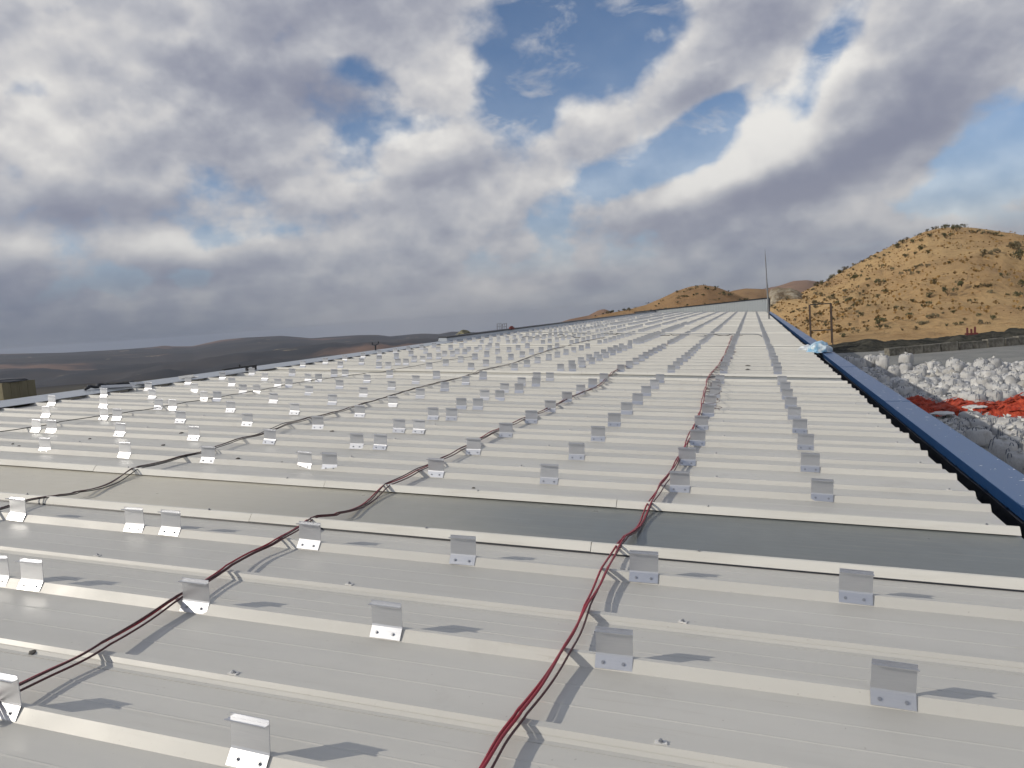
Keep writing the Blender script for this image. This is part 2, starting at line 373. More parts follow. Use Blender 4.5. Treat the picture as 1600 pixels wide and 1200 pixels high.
loft('far_hill', [(1080,480),(1120,462),(1145,454),(1165,450.5),(1185,451),(1205,454),(1225,456),(1255,462),(1300,480)], 700, 1150, -20, M_hill2, 8, 150, 0.95, n=60, k=20, seed=8)
loft('far_hill', [(1150,470),(1190,452),(1215,447),(1240,439),(1262,437.5),(1285,441),(1310,448),(1360,470)], 2600, 4200, -60, M_hill3, 30, 700, 0.95, n=60, k=20, seed=9)

# ------------------------------------------------------------------ the factory building: roof sheets, skylights, gutter, walls
YJ = 3.43; X_RIDGE = -10.95; X_EAVE = 1.65; K0, K1 = -9, 90
Y_NEAR, Y_FAR = YJ+K0, YJ+K1+1.0
BLD = obj('factory_building', None, None, W(0,0,0), (0, PITCH, 0)); BLD.empty_display_size = 0.5
tag(BLD, 'long low factory building under a white ribbed metal roof with blue gutter edge', 'building')
def part(name, me, parent=None, loc=(0,0,0), rot=(0,0,0)): return obj(name, me, parent or BLD, loc, rot)
def panel_profile():
    p = [(-.078,0),(-.056,0.0005),(-.044,.011),(-.0415,.006),(-.039,.013),(-.026,.030),(.010,.030),(.032,0)]
    for y in (.19, .34): p += [(y-.007,0),(y,.0018),(y+.007,0)]
    p += [(.50,0),(.533,.045),(.557,.045),(.59,0)]
    for y in (.70, .81): p += [(y-.007,0),(y,.0018),(y+.007,0)]
    return p + [(.919,0),(.919,-.05),(-.078,-.05)]
def strip(poly, th):               # thin bent sheet as a closed profile
    out = []
    for i, (y, z) in enumerate(poly):
        a = poly[max(0, i-1)]; b = poly[min(len(poly)-1, i+1)]; dx, dz = b[0]-a[0], b[1]-a[1]; L = sqrt(dx*dx+dz*dz)
        out.append((y + dz/L*th, z - dx/L*th))
    return poly + out[::-1]
me_panel = fix_normals(MB().extrude_x(panel_profile(), X_RIDGE, X_EAVE).me('roof_panel', M_roof))
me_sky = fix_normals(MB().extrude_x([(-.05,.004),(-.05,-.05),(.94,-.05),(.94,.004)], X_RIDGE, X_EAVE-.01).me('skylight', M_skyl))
CAPX = [-10.9, -8.25, -5.81, -3.36, -.91, 1.66]
def cap_me(x0, x1, dz): return fix_normals(MB().extrude_x([(-.095,.008+dz),(-.056,.053+dz),(-.042,.055+dz),(.016,.010+dz),(.010,.010+dz),(-.044,.049+dz),(-.052,.047+dz),(-.089,.008+dz)], x0, x1).me('cap_flashing', M_cap))
caps = [cap_me(CAPX[i], CAPX[i+1]-.004 + (.0), .002*(i % 2)) for i in range(5)]
me_gap = fix_normals(MB().extrude_x([(-.101,.0012),(-.0965,.008),(-.090,.008),(-.090,.0012)], X_RIDGE, X_EAVE).me('gap_strip', M_black))  # black strip drawn in where the gap under the cap edge looks dark
mb = MB(); mb.box(-.020,.020,-.012,.012,0,.004); me_saddle = mb.me('fastener', M_white)
mb = MB(); mb.bar((0,0,0),(0,0,.004),.009,8).bar((0,0,.004),(0,0,.010),.0055,6); me_head = mb.me('screw', M_screw)
PURLIN = [1.46-1.73*i for i in range(8)]
for k in range(K0, K1+1):
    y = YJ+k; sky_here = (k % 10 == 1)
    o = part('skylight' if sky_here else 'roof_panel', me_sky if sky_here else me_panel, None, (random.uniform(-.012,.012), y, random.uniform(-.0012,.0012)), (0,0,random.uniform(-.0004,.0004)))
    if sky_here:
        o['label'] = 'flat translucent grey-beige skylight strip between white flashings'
    if sky_here or (k-1) % 10 == 1:
        for i in range(5):
            if k % 10 == 1 or True: part('cap_flashing', caps[i], o, (0, 0, 0 if sky_here else .004))
        if sky_here: part('gap_strip', me_gap, o, (0,0,0))
        if k < 24:
            for x in PURLIN:
                part('screw', me_head, o, (x+random.uniform(-.02,.02), random.uniform(-.052,-.046), .056), (0,0,random.random()))
    elif -3 <= k < 13:
        for x in PURLIN:
            s = part('fastener', me_saddle, o, (x+random.uniform(-.03,.03), -.008, .0305), (0,0,random.uniform(-.2,.2)))
            # the screw head sits on the saddle and is drawn with it
            h = part('screw', me_head, o, (s.location.x, -.008, .0345))
# gutter trough, blue fascia and coping in lengths
mb = MB(); mb.box(1.50,1.93,Y_NEAR,Y_FAR,-.34,-.30).box(1.50,1.54,Y_NEAR,Y_FAR,-.30,-.056); part('gutter_trough', mb.me('gutter_trough', M_black))
mb = MB(); mb.box(1.918,1.93,Y_NEAR,Y_FAR,-.30,-.135); part('gutter_lining', mb.me('gutter_lining', M_black))
segs = []; y = Y_NEAR
while y < Y_FAR-1:
    L = 5.9
    if y < 23.2 < y+L+3: L = 23.2-y
    if y+L > Y_FAR: L = Y_FAR-y
    segs.append((y, y+L)); y += L + (1.6 if abs(y+L-23.2) < .01 else .004)
for i, (a, b) in enumerate(segs):
    dx, dz = (0, 0) if a < 23 else (-.03, .03)
    jx = random.uniform(-.004, .004)
    mb = MB().add([(1.905+dx,a,dz-.004),(2.235+dx,a,dz+.004),(2.235+dx,b,dz+.004),(1.905+dx,b,dz-.004),(1.905+dx,a,dz-.012),(2.235+dx,a,dz-.008),(2.235+dx,b,dz-.008),(1.905+dx,b,dz-.012)],
                  [(0,1,2,3),(4,7,6,5),(0,4,5,1),(1,5,6,2),(2,6,7,3),(3,7,4,0)])
    c = part('coping', fix_normals(mb.me('coping', M_coping)), None, (jx,0,0))
    mb = MB().add([(1.905+dx,a,dz-.0125),(1.945+dx,a,-.135),(1.945+dx,b,-.135),(1.905+dx,b,dz-.0125),(1.93+dx,a,dz-.0125),(1.965+dx,a,-.135),(1.965+dx,b,-.135),(1.93+dx,b,dz-.0125)],
                  [(0,1,2,3),(4,7,6,5),(0,4,5,1),(1,5,6,2),(2,6,7,3),(3,7,4,0)])
    part('fascia', fix_normals(mb.me('fascia', M_fascia)), None, (jx,0,0))
    mb = MB().add([(1.90+dx,b-.05,dz+.0005),(2.24+dx,b-.05,dz+.0085),(2.24+dx,b+.05,dz+.0085),(1.90+dx,b+.05,dz+.0005),(1.90+dx,b-.05,dz-.004),(2.24+dx,b-.05,dz+.0045),(2.24+dx,b+.05,dz+.0045),(1.90+dx,b+.05,dz-.004)],
                  [(0,1,2,3),(4,7,6,5),(0,4,5,1),(1,5,6,2),(2,6,7,3),(3,7,4,0)])
    part('joint_cover', fix_normals(mb.me('joint_cover', M_coping)), c, (0,0,.001))
    mb = MB().box(2.215+dx, 2.231+dx, a, b, -.55, dz-.009); part('fascia', mb.me('outer_fascia', M_fascia), None, (jx,0,0))
# ridge
mb = MB().extrude_x([(0,0)]*3, 0, 1) if False else MB()
prof = [(-10.86,.047),(-11.45,.075),(-12.1,-.01),(-12.1,-.016),(-11.45,.069),(-10.86,.041)]
def extrude_y(prof, y0, y1):
    n = len(prof); b = MB(); b.add([(x,y0,z) for x,z in prof]+[(x,y1,z) for x,z in prof], [(i,(i+1)%n,n+(i+1)%n,n+i) for i in range(n)]+[tuple(range(n))[::-1],tuple(range(n,2*n))]); return b
y = Y_NEAR; i = 0
M_ridge = material('galvanised_ridge', lambda T, b: setp(b, T, T.mix(T.noise(T.geo(), 1.5, 5), (0.40,0.44,0.49), (0.52,0.55,0.58)), 0.45, 0.25))
while y < Y_FAR:
    e = min(y+3.0, Y_FAR); part('ridge_cap', fix_normals(extrude_y(prof, y, e-.006).me('ridge_cap', M_ridge)), None, (0,0,.003*(i%2))); y = e; i += 1
part('ridge_kerb', fix_normals(extrude_y([(-11.25,.07),(-11.3,.19),(-11.6,.19),(-11.65,.07)], 27, Y_FAR).me('ridge_kerb', M_ridge)))
part('ridge_trim', fix_normals(extrude_y([(-11.27,.192),(-11.27,.235),(-11.63,.235),(-11.63,.192)], 27, Y_FAR).me('ridge_trim', M_black)))
t2 = tan(2*PITCH)
part('back_slope', fix_normals(extrude_y([(-11.7,-.02),(-24,-.02-12.3*t2),(-24,-.08-12.3*t2),(-11.7,-.08)], Y_NEAR, Y_FAR).me('back_slope', M_roof)))
# walls (upright)
mb = MB().box(1.35,2.16,Y_NEAR,Y_FAR,-Z0-.3,-.47); part('wall', mb.me('wall', M_wall), None, (0,0,0), (0,-PITCH,0))
mb = MB().box(-23.6,1.34,Y_NEAR,Y_NEAR+.2,-Z0-.3,-.75); part('wall', mb.me('end_wall', M_wall), None, (0,0,0), (0,-PITCH,0))
mb = MB().box(-23.6,1.34,Y_FAR-.2,Y_FAR,-Z0-.3,-.75); part('wall', mb.me('end_wall', M_wall), None, (0,0,0), (0,-PITCH,0))
mb = MB().box(-23.9,-23.7,Y_NEAR,Y_FAR,-Z0-.3,-.75); part('wall', mb.me('wall', M_wall), None, (0,0,0), (0,-PITCH,0))
# parapet of vertical sheets at the far gable, top edge level
xr, zr = 1.95, 1.62; xl, zl = -14.0, .06
def ptop(x): return zr+(zl-zr)*(xr-x)/(xr-xl)
PW = 0.75; x = xr
while x > -13.6:
    x2 = x-PW; za, zb = ptop(x), ptop(x2)
    mb = MB(); n = 4
    for q in range(n):
        a = x-(PW/n)*q; b = a-(PW/n)*.62; d = a-(PW/n)
        mb.add([(a,Y_FAR+.02,-.1),(b,Y_FAR+.02,-.1),(b,Y_FAR+.02,ptop(b)),(a,Y_FAR+.02,ptop(a))], [(0,1,2,3)])
        mb.add([(b,Y_FAR+.09,-.1),(d,Y_FAR+.09,-.1),(d,Y_FAR+.09,ptop(d)),(b,Y_FAR+.09,ptop(b))], [(0,1,2,3)])
        mb.add([(b,Y_FAR+.02,-.1),(b,Y_FAR+.09,-.1),(b,Y_FAR+.09,ptop(b)),(b,Y_FAR+.02,ptop(b))], [(0,1,2,3)])
        mb.add([(d,Y_FAR+.09,-.1),(d,Y_FAR+.02,-.1),(d,Y_FAR+.02,ptop(d)),(d,Y_FAR+.09,ptop(d))], [(0,1,2,3)])
    part('parapet_sheet', mb.me('parapet_sheet', M_parapet)); x = x2
mb = MB().add([(xr+.05,Y_FAR-.03,zr-.03),(xr+.05,Y_FAR+.20,zr-.03),(xl,Y_FAR+.20,zl-.03),(xl,Y_FAR-.03,zl-.03),(xr+.05,Y_FAR-.03,zr+.10),(xr+.05,Y_FAR+.20,zr+.10),(xl,Y_FAR+.20,zl+.10),(xl,Y_FAR-.03,zl+.10)],
              [(0,1,2,3),(4,7,6,5),(0,4,5,1),(1,5,6,2),(2,6,7,3),(3,7,4,0)])
part('parapet_trim', fix_normals(mb.me('parapet_trim', M_black)))
mb = MB().box(xr,xr+.16,Y_FAR-.03,Y_FAR+.20,-.3,zr); part('corner_trim', mb.me('corner_trim', M_black))

# ------------------------------------------------------------------ mounting brackets
COLX = [.536,-.526,-1.575,-2.63,-3.70,-3.97,-5.05,-6.08,-7.12,-8.18,-8.43,-9.46,-10.50]
ORD = 'first second third fourth fifth sixth seventh eighth ninth tenth eleventh twelfth thirteenth fourteenth'.split()
def bracket_profile():
    return strip([(-.031,-.042),(-.002,.002),(.001,.010),(.002,.122)], .003)
def bracket_mb():
    mb = MB(); mb.extrude_x(bracket_profile(), -.0775, .0775)
    mb.extrude_x(strip([(.0015,.106),(-.026,.108),(-.028,.114)], .0028), -.0790, .0790)
    return mb
me_br = fix_normals(bracket_mb().me('mounting_bracket', M_alu))
def screw_me():
    mb = MB(); mb.bar((0,0,0),(0,0,.002),.008,8).bar((0,0,.002),(0,0,.007),.0046,6); return mb.me('screw', M_screw)
me_sc = screw_me()
rows = [k for k in range(-2, K1) if k % 10 not in (1,)]
built = 0; far_mb = MB(); far_src = [(v, f) for v, f in [(None, None)]]
bv = [tuple(v.co) for v in me_br.vertices]; bf = [tuple(p.vertices) for p in me_br.polygons]
GAPS = set()
for k in rows:
    y = YJ+k+.531
    for ci, cx in enumerate(COLX):
        if k >= 46 and ci in (5,) : continue
        x = cx + random.uniform(-.018,.018); yy = y+random.uniform(-.002,.002); rz = random.uniform(-.02,.02)
        if built < 300:
            o = obj('mounting_bracket', me_br, None, W(x, yy, .047), (random.uniform(-.05,.05), PITCH+random.uniform(-.02,.02), rz*2.6))
            c = ORD[ci]+' column from the gutter'
            if k < 1: lab = f'aluminium mounting bracket in the {ORD[-k]} row before the near skylight, {c}'
            elif k < 11: lab = f'aluminium mounting bracket in the {ORD[k-2]} row beyond the near skylight, {c}'
            elif k < 21: lab = f'aluminium mounting bracket in the {ORD[k-12]} row beyond the middle skylight, {c}'
            else: lab = f'aluminium mounting bracket in the {ORD[k-22]} row beyond the far skylight, {c}'
            tag(o, lab, 'bracket', 'mounting brackets in rows on the roof ribs'); built += 1
            if k <= 5:
                for sx in (-.042, .042):
                    obj('screw', me_sc, o, (sx+random.uniform(-.006,.006), -.0185, -.0215), (radians(56), 0, 0))
        else:
            v = [(x+p[0], yy+p[1], .047+p[2]) for p in bv]; far_mb.add(v, bf)
o = obj('mounting_brackets', far_mb.me('far_brackets', M_alu), None, W(0,0,0), (0,PITCH,0))
tag(o, 'dense far rows of small aluminium brackets shrinking towards the far parapet', 'brackets', 'mounting brackets in rows on the roof ribs', 'stuff')

# ------------------------------------------------------------------ cables
def catmull(pts, n=5):
    out = []
    for i in range(len(pts)-1):
        p0, p1, p2, p3 = pts[max(0,i-1)], pts[i], pts[i+1], pts[min(len(pts)-1,i+2)]
        for j in range(n):
            t = j/n; out.append(0.5*((2*p1)+(p2-p0)*t+(2*p0-5*p1+4*p2-p3)*t*t+(3*p1-p0-3*p2+p3)*t**3))
    return out+[pts[-1]]
def tube(name, pts, r, mat, parent=None, n=6):
    pts = [Vector(p) for p in pts]; vs_ = []; fs = []; up = Vector((0,0,1))
    for i, p in enumerate(pts):
        d = (pts[min(i+1, len(pts)-1)]-pts[max(i-1, 0)]).normalized(); sx = d.cross(up)
        sx = sx.normalized() if sx.length > 1e-4 else Vector((1,0,0)); sy = sx.cross(d)
        for j in range(n): vs_.append(p+sx*(r*cos(2*pi*j/n))+sy*(r*sin(2*pi*j/n)))
    for i in range(len(pts)-1):
        for j in range(n): fs.append((i*n+j, i*n+(j+1)%n, (i+1)*n+(j+1)%n, (i+1)*n+j))
    k = (len(pts)-1)*n; fs += [tuple(range(n))[::-1], tuple(range(k, k+n))]
    return obj(name, mesh(name, vs_, fs, mat, True), parent)
PATHS = {
 1: [(735,1230),(755,1198),(782,1150),(812,1112),(846,1065),(876,1020),(897,985),(917,945),(932,918),(946,890),(958,868),(972,846),(1000,815),(1012,793),(1032,757),(1048,736),(1062,712),(1073,694),(1084,668),(1092,648),(1098,628),(1103,605),(1106,590),(1117,577),(1128,562),(1136,545),(1141,532),(1144,524)],
 2: [(-60,1118),(0,1086),(68,1050),(136,1018),(200,980),(266,940),(300,919),(350,890),(392,864),(432,846),(470,822),(492,808),(530,802),(568,783),(602,758),(648,736),(690,716),(735,694),(786,668),(826,650),(864,634),(897,618),(935,602),(955,584),(985,567),(1015,551),(1042,538),(1058,527)],
 3: [(-60,814),(0,795),(36,782),(60,777),(115,770),(165,752),(206,733),(240,724),(280,714),(322,703),(366,688),(410,677),(446,663),(486,652),(522,644),(560,632),(600,621),(650,606),(690,596),(725,588),(750,579),(772,574),(808,565),(842,552),(880,541),(912,533),(945,527)],
 4: [(-50,680),(0,673),(35,669),(76,662),(113,655),(147,651),(176,647),(231,639),(269,632),(305,626),(369,615),(416,607),(455,599),(500,592),(540,587),(590,580),(640,573),(700,562),(740,556)]}
def cable_path(pid, off, ph, lift, hump):
    base = [Vector((*on_roof(px, py, .055), 0)) for px, py in PATHS[pid]]
    pts = catmull(base, 8); out = []
    for i, p in enumerate(pts):
        y = p.y; u = ((y-YJ) % .5)/.5                       # 0 at every rib
        if (y-YJ) % 1.0 > .5: u = ((y-YJ-.545) % .5)/.5
        d = pts[min(i+1, len(pts)-1)]-pts[max(i-1,0)]; nrm = Vector((d.y, -d.x, 0)).normalized()
        w = off*(0.85+0.6*sin(y*1.7+ph)) + .006*sin(y*4.3+ph*2.1)
        k = (y-YJ) % 10
        sag = .009*sin(pi*min(1,max(0,u)))
        z = .052+lift-sag
        if 1.1 < k < 1.95 : z = .056+lift-.040*sin(pi*(k-1.1)/.85)
        z += hump*max(0, sin(y*.83+ph))
        z = max(z, .012)
        q = p+nrm*w; out.append(W(q.x, q.y, z))
    return out
CAB = [(1,-.016,0.3,.000,.004,M_cred,.0066,'red_cable','bright red cable on the left of the bundle nearest the gutter'),
       (1,.004,1.7,.009,.006,M_cred,.0066,'red_cable','bright red cable topmost in the bundle nearest the gutter'),
       (1,.022,3.6,.001,.004,M_cdark,.0050,'dark_cable','dark brown cable twisted into the red bundle nearest the gutter'),
       (2,-.024,0.9,.000,.008,M_cred,.0054,'red_cable','dark red cable left of the bundle in the middle of the roof'),
       (2,.000,2.4,.009,.006,M_cdark,.0048,'dark_cable','maroon cable on top of the middle bundle crossing the near skylight'),
       (2,.026,4.4,.000,.004,M_cdark,.0050,'dark_cable','dark brown cable right of the middle bundle crossing the near skylight'),
       (3,-.030,1.2,.000,.010,M_cblack,.0046,'dark_cable','blackish cable arching highest in the third bundle from the gutter'),
       (3,.000,2.9,.006,.004,M_cdark,.0048,'dark_cable','dark maroon cable in the third bundle from the gutter'),
       (3,.030,5.1,.000,.003,M_cblack,.0046,'dark_cable','blackish cable lowest in the third bundle from the gutter'),
       (4,.000,0.5,.000,.006,M_cblack,.0060,'dark_cable','single thin black cable running nearest the ridge')]
for (pid, off, ph, lift, hump, mt, r, nm, lab) in CAB:
    tag(tube(nm, cable_path(pid, off, ph, lift, hump), r, mt), lab, 'cable', 'cables laid along the roof')
# loose coils of thin cable beside the gutter-side bundle, near the middle skylight
def coil(px0, py0, px1, py1, turns, rad, lab):
    a = Vector((*on_roof(px0,py0,.05),0)); b = Vector((*on_roof(px1,py1,.05),0)); pts = []
    n = turns*9
    for i in range(n+1):
        t = i/n; p = a.lerp(b, t); th = 2*pi*turns*t
        pts.append(W(p.x+rad*cos(th)*(1+.3*sin(t*17)), p.y+rad*.9*sin(th), .055+.018*(1+sin(th*.5+1))))
    tag(tube('coiled_cable', pts, .0032, M_cdark), lab, 'cable', 'cables laid along the roof')
coil(1112,645,1118,586,11,.10,'loose thin coils of dark cable lying just before the middle skylight')
coil(1122,582,1146,548,12,.10,'thin looping dark cable spiralling beyond the middle skylight')
# conduit across the roof
ca = on_roof(815,519,.14); cb = on_roof(1176,522,.14)
CON = obj('cable_conduit', None, None, W(0,0,0), (0,PITCH,0)); tag(CON, 'pale horizontal conduit pipe on short legs crossing the far roof', 'conduit')
M_pipe = material('grey_pipe', lambda T, b: setp(b, T, (0.36,0.37,0.38), 0.5, 0.3))
tube('pipe', [(ca[0],ca[1],.14),(cb[0],cb[1],.14),(cb[0]+.2,cb[1],.13),(cb[0]+.32,cb[1],.08),(cb[0]+.36,cb[1],.0)], .026, M_pipe, CON)
for i in range(9):
    t = (i+.5)/9; x = ca[0]+(cb[0]-ca[0])*t; y = ca[1]+(cb[1]-ca[1])*t
    obj('leg', MB().box(x-.02,x+.02,y-.02,y+.02,0,.115).me('leg', M_pipe), CON)
for i, (px, py) in enumerate([(833,527),(868,524),(890,527),(910,521),(960,522),(981,521),(1030,524),(1060,523),(1142,524),(1120,524)]):
    x, y = on_roof(px, py, .05); pts = [W(x-.5+.12*j, y+.25*sin(j*1.3+i), .045+.05*max(0,sin(j*.9+i*2))) for j in range(9)]
    tag(tube('cable_tail', pts, .014, M_cblack), 'short black cable tail lying by the conduit across the far roof', 'cable', 'cable tails by the conduit')

# ------------------------------------------------------------------ things on the roof
def crumple(name, rx, ry, rz, mat, seed, sub=3, amp=.35):
    b = bmesh.new(); bmesh.ops.create_icosphere(b, subdivisions=sub, radius=1)
    for v in b.verts:
        n = v.co.normalized(); f = 1+amp*noise.noise(n*2.1+Vector((seed,0,0)))+amp*.6*abs(noise.noise(n*5.3+Vector((0,seed,0))))
        v.co = Vector((n.x*rx*f, n.y*ry*f, max(-.02, n.z*rz*f)))
    me = bpy.data.meshes.new(name); b.to_mesh(me); b.free(); me.materials.append(mat); return me
M_pbag1 = material('white_film', lambda T, b: setp(b, T, T.mix(T.noise(T.oc(), 9, 4), (0.5,0.56,0.62), (0.72,0.74,0.75)), 0.35))
M_pbag2 = material('pale_blue_film', lambda T, b: setp(b, T, T.mix(T.ss(T.noise(T.oc(), 6, 4), .4, .6), (0.22,0.42,0.60), (0.66,0.74,0.78)), 0.35))
x, y = on_roof(1279,548,.05); o = obj('plastic_bag', crumple('plastic_bag', .32,.30,.26, M_pbag2, 3.1), None, W(x,y,.03)); tag(o, 'crumpled pale blue plastic bag lying on the blue coping', 'bag')
x, y = on_roof(1262,546,.05); o = obj('plastic_bag', crumple('plastic_bag', .26,.3,.14, M_pbag1, 8.4), None, W(x,y,.03)); tag(o, 'crumpled whitish plastic bag at the roof edge beside the pale blue one', 'bag')
# lightning rod
M_steel = material('dull_steel', lambda T, b: setp(b, T, (0.20,0.205,0.215), 0.5, 0.6))
MA = obj('lightning_mast', None, None, W(1.28,59.5,0), (0,radians(-1.0),0)); tag(MA, 'tall thin grey steel mast standing at the far gutter corner', 'mast')
obj('pole', MB().bar((0,0,0),(0,0,2.6),.06,8).me('pole', M_steel), MA); obj('upper_pole', MB().bar((0,0,2.6),(0,0,4.6),.042,8,.032).me('upper_pole', M_steel), MA)
obj('tip', MB().bar((0,0,4.6),(0,0,5.25),.028,8,.006).me('tip', M_steel), MA); obj('foot_plate', MB().box(-.12,.12,-.12,.12,0,.05).me('foot_plate', M_steel), MA)
# black tube rail and hose on the ridge
def on_ridge(px, z, x=-11.35):          # roof y where a picture column meets the ridge
    d = ray(px, 560); t = (x*cos(PITCH)-CAM.x)/d.x; return (CAM+d*t).y
y1, y2 = on_ridge(325,.1), on_ridge(378,.1)
RL = obj('tube_rail', None, None, W(-11.0,0,0), (0,PITCH,0)); tag(RL, 'black tubular rail with a bent end standing on the ridge cap', 'rail')
obj('top_bar', MB().box(-.03,.03,y1,y2,.13,.17).me('top_bar', M_black), RL); obj('post', MB().box(-.028,.028,y2-.10,y2,.00,.129).me('post', M_black), RL)
obj('post', MB().box(-.028,.028,y1+.8,y1+.86,.03,.129).me('post', M_black), RL); obj('knob', MB().bar((0,(y1+y2)/2,.171),(0,(y1+y2)/2,.22),.02,8).me('knob', M_black), RL)
y1 = on_ridge(122,.1); y2 = on_ridge(202,.1)
pts = [W(-11.3+.05*sin(i*1.7), y1+(y2-y1)*i/22, .09+.05*abs(sin(i*.7))*(1 if i < 11 else .4)) for i in range(23)]
tag(tube('rubber_hose', pts, .028, M_black), 'black rubber hose lying along the ridge cap towards the left', 'hose')
M_lit = material('silver_offcut', lambda T, b: setp(b, T, (0.62,0.63,0.64), 0.4, 0.4))
for i, (px, lab) in enumerate([(150,'bent pale metal offcut lying among the black hose on the ridge'),(188,'flat pale metal offcut at the end of the black hose'),(268,'curled metal offcut on the ridge before the black rail')]):
    y = on_ridge(px,.1); o = obj('metal_offcut', fix_normals(MB().extrude_x(strip([(-.05,.03),(0,0),(.06,.02),(.08,.07)], .004), -.25, .25).me('metal_offcut', M_lit)), None, W(-10.95,y,.07), (0,PITCH,.9+i)); tag(o, lab, 'offcut')
# small tripod lamp-like fitting
y = on_ridge(590,.1); TR = obj('roof_fitting', None, None, W(-11.4,y,.07), (0,PITCH,.2)); tag(TR, 'small dark forked steel fitting standing on the ridge', 'fitting')
obj('stem', MB().bar((0,0,0),(0,0,.18),.026,6).me('stem', M_black), TR)
for s in (-1,1): obj('arm', MB().bar((0,0,.17),(0,s*.34,.20),.022,6).bar((0,s*.34,.19),(0,s*.34,.27),.02,6).me('arm', M_black), TR)
# wrapped bundle, cage and red tank at the ridge
M_olive = material('olive_wrap', lambda T, b: setp(b, T, T.mix(T.ss(T.noise(T.mapping(T.oc(), scl=(1,5,1)), 4, 4), .4, .65), (0.20,0.185,0.105), (0.09,0.085,0.055)), 0.7))
y = on_ridge(737,.1,-11.6); o = obj('wrapped_bundle', crumple('wrapped_bundle', .34,.46,.30, M_olive, 5.5, 3, .22), None, W(-11.9,y,.05)); tag(o, 'bundle in olive mesh wrap lying on the far ridge', 'bundle')
y = on_ridge(792,.1,-11.6)
CG = obj('wire_cage', None, None, W(-11.9,y,.02), (0,PITCH,0)); tag(CG, 'small open wire cage standing on the far ridge', 'cage'); CG.scale = (.62,.62,.62)
M_rust = material('rusty_steel', lambda T, b: setp(b, T, T.mix(T.noise(T.oc(), 8, 4), (0.055,0.045,0.04), (0.11,0.075,0.055)), 0.8, 0.2))
for a in (0,.45):
    for c in (-.5,.5): obj('post', MB().box(a-.014,a+.014,c-.014,c+.014,0,.78).me('post', M_rust), CG)
    for z in (.28,.52,.765): obj('rail', MB().box(a-.010,a+.010,-.486,.486,z-.011,z+.011).me('rail', M_rust), CG)
    obj('upright', MB().box(a-.008,a+.008,-.01,.01,.04,.754).me('upright', M_rust), CG)
M_redt = material('red_paint', lambda T, b: setp(b, T, (0.13,0.024,0.02), 0.5))
o = obj('red_tank', crumple('red_tank', .14,.24,.15, M_redt, 1.5, 3, .10), None, W(-11.3,y+.15,.22)); tag(o, 'rounded dark red tank beside the wire cage on the far ridge', 'tank')
# plank box at the far left
BX = obj('plank_box', None, None, W(-12.75, on_ridge(10,.1,-12.75)-.05,-.27), (0,0,0)); tag(BX, 'olive-brown plank box with a dark top rising behind the ridge', 'box')
M_plank = material('weathered_plank', lambda T, b: setp(b, T, T.mix(T.noise(T.mapping(T.oc(), scl=(6,6,1)), 3, 5, .65), (0.115,0.10,0.058), (0.215,0.19,0.12)), 0.8))
for i in range(4): obj('plank', MB().box(-.40,.40,-.40+i*.16,-.40+i*.16+.155,-.6,.50).me('plank', M_plank), BX)
obj('lid', crumple('lid', .42,.36,.05, M_black, 2.0, 3, .2), BX, (0,-.08,.515))
# bits lying on the roof
def chip(px, py, s, seed, lab, mt=None):
    x, y = on_roof(px, py, 0); o = obj('debris_scrap', crumple('debris_scrap', s*1.5, s, s*.5, mt or M_scrap, seed, 1, .6), None, W(x,y,.004), (0,PITCH,seed)); tag(o, lab, 'debris', 'scraps scattered on the roof')
M_scrap = material('dark_scrap', lambda T, b: setp(b, T, (0.10,0.095,0.085), 0.8))
chip(1232,1064,.013,1.3,'small dark scrap between the two lowest right-hand brackets'); chip(52,1020,.017,2.2,'small dark lump near the lower left edge of the roof')
for i, (px, py, s) in enumerate([(372,717,.02),(283,677,.02),(220,670,.012),(599,721,.018),(812,733,.02),(519,674,.018),(678,605,.03),(1353,650,.035),(928,614,.02),(740,763,.012),(140,686,.012),(20,694,.016),(30,697,.012),(62,696,.01),(255,696,.016),(440,723,.012),(1168,572,.04),(1168,578,.04)]):
    chip(px, py, s, 3.0+i*1.37, 'small dark scrap lying on a roof sheet beyond the near skylight')

# ------------------------------------------------------------------ the yard: bulk bags, red netting, concrete blocks
def f_bag(T, b):
    p = T.oc(); r = T.rnd()
    c = T.mix(r, (0.43, 0.43, 0.43), (0.57, 0.57, 0.565))
    c = T.mix(T.m('MULTIPLY', T.ss(T.noise(p, 2.2, 5, 0.65), 0.48, 0.72), 0.55), c, (0.36, 0.335, 0.29))
    c = T.mix(T.m('MULTIPLY', T.ss(T.noise(T.mapping(p, scl=(9,9,1.4)), 1.0, 3), 0.6, 0.7), 0.35), c, (0.30, 0.30, 0.31))
    setp(b, T, c, 0.6, 0, 0.3); T.bump(T.noise(T.mapping(p, scl=(5,5,2)), 1.8, 5, 0.6), 0.09, 0.9)
M_bag = material('woven_bag', f_bag)
M_strap = material('dark_strap', lambda T, b: setp(b, T, (0.13,0.15,0.19), 0.7))
M_bagtop = material('woven_bag_spout', lambda T, b: setp(b, T, T.mix(T.noise(T.oc(), 5, 4), (0.50,0.50,0.49), (0.68,0.68,0.66)), 0.6))
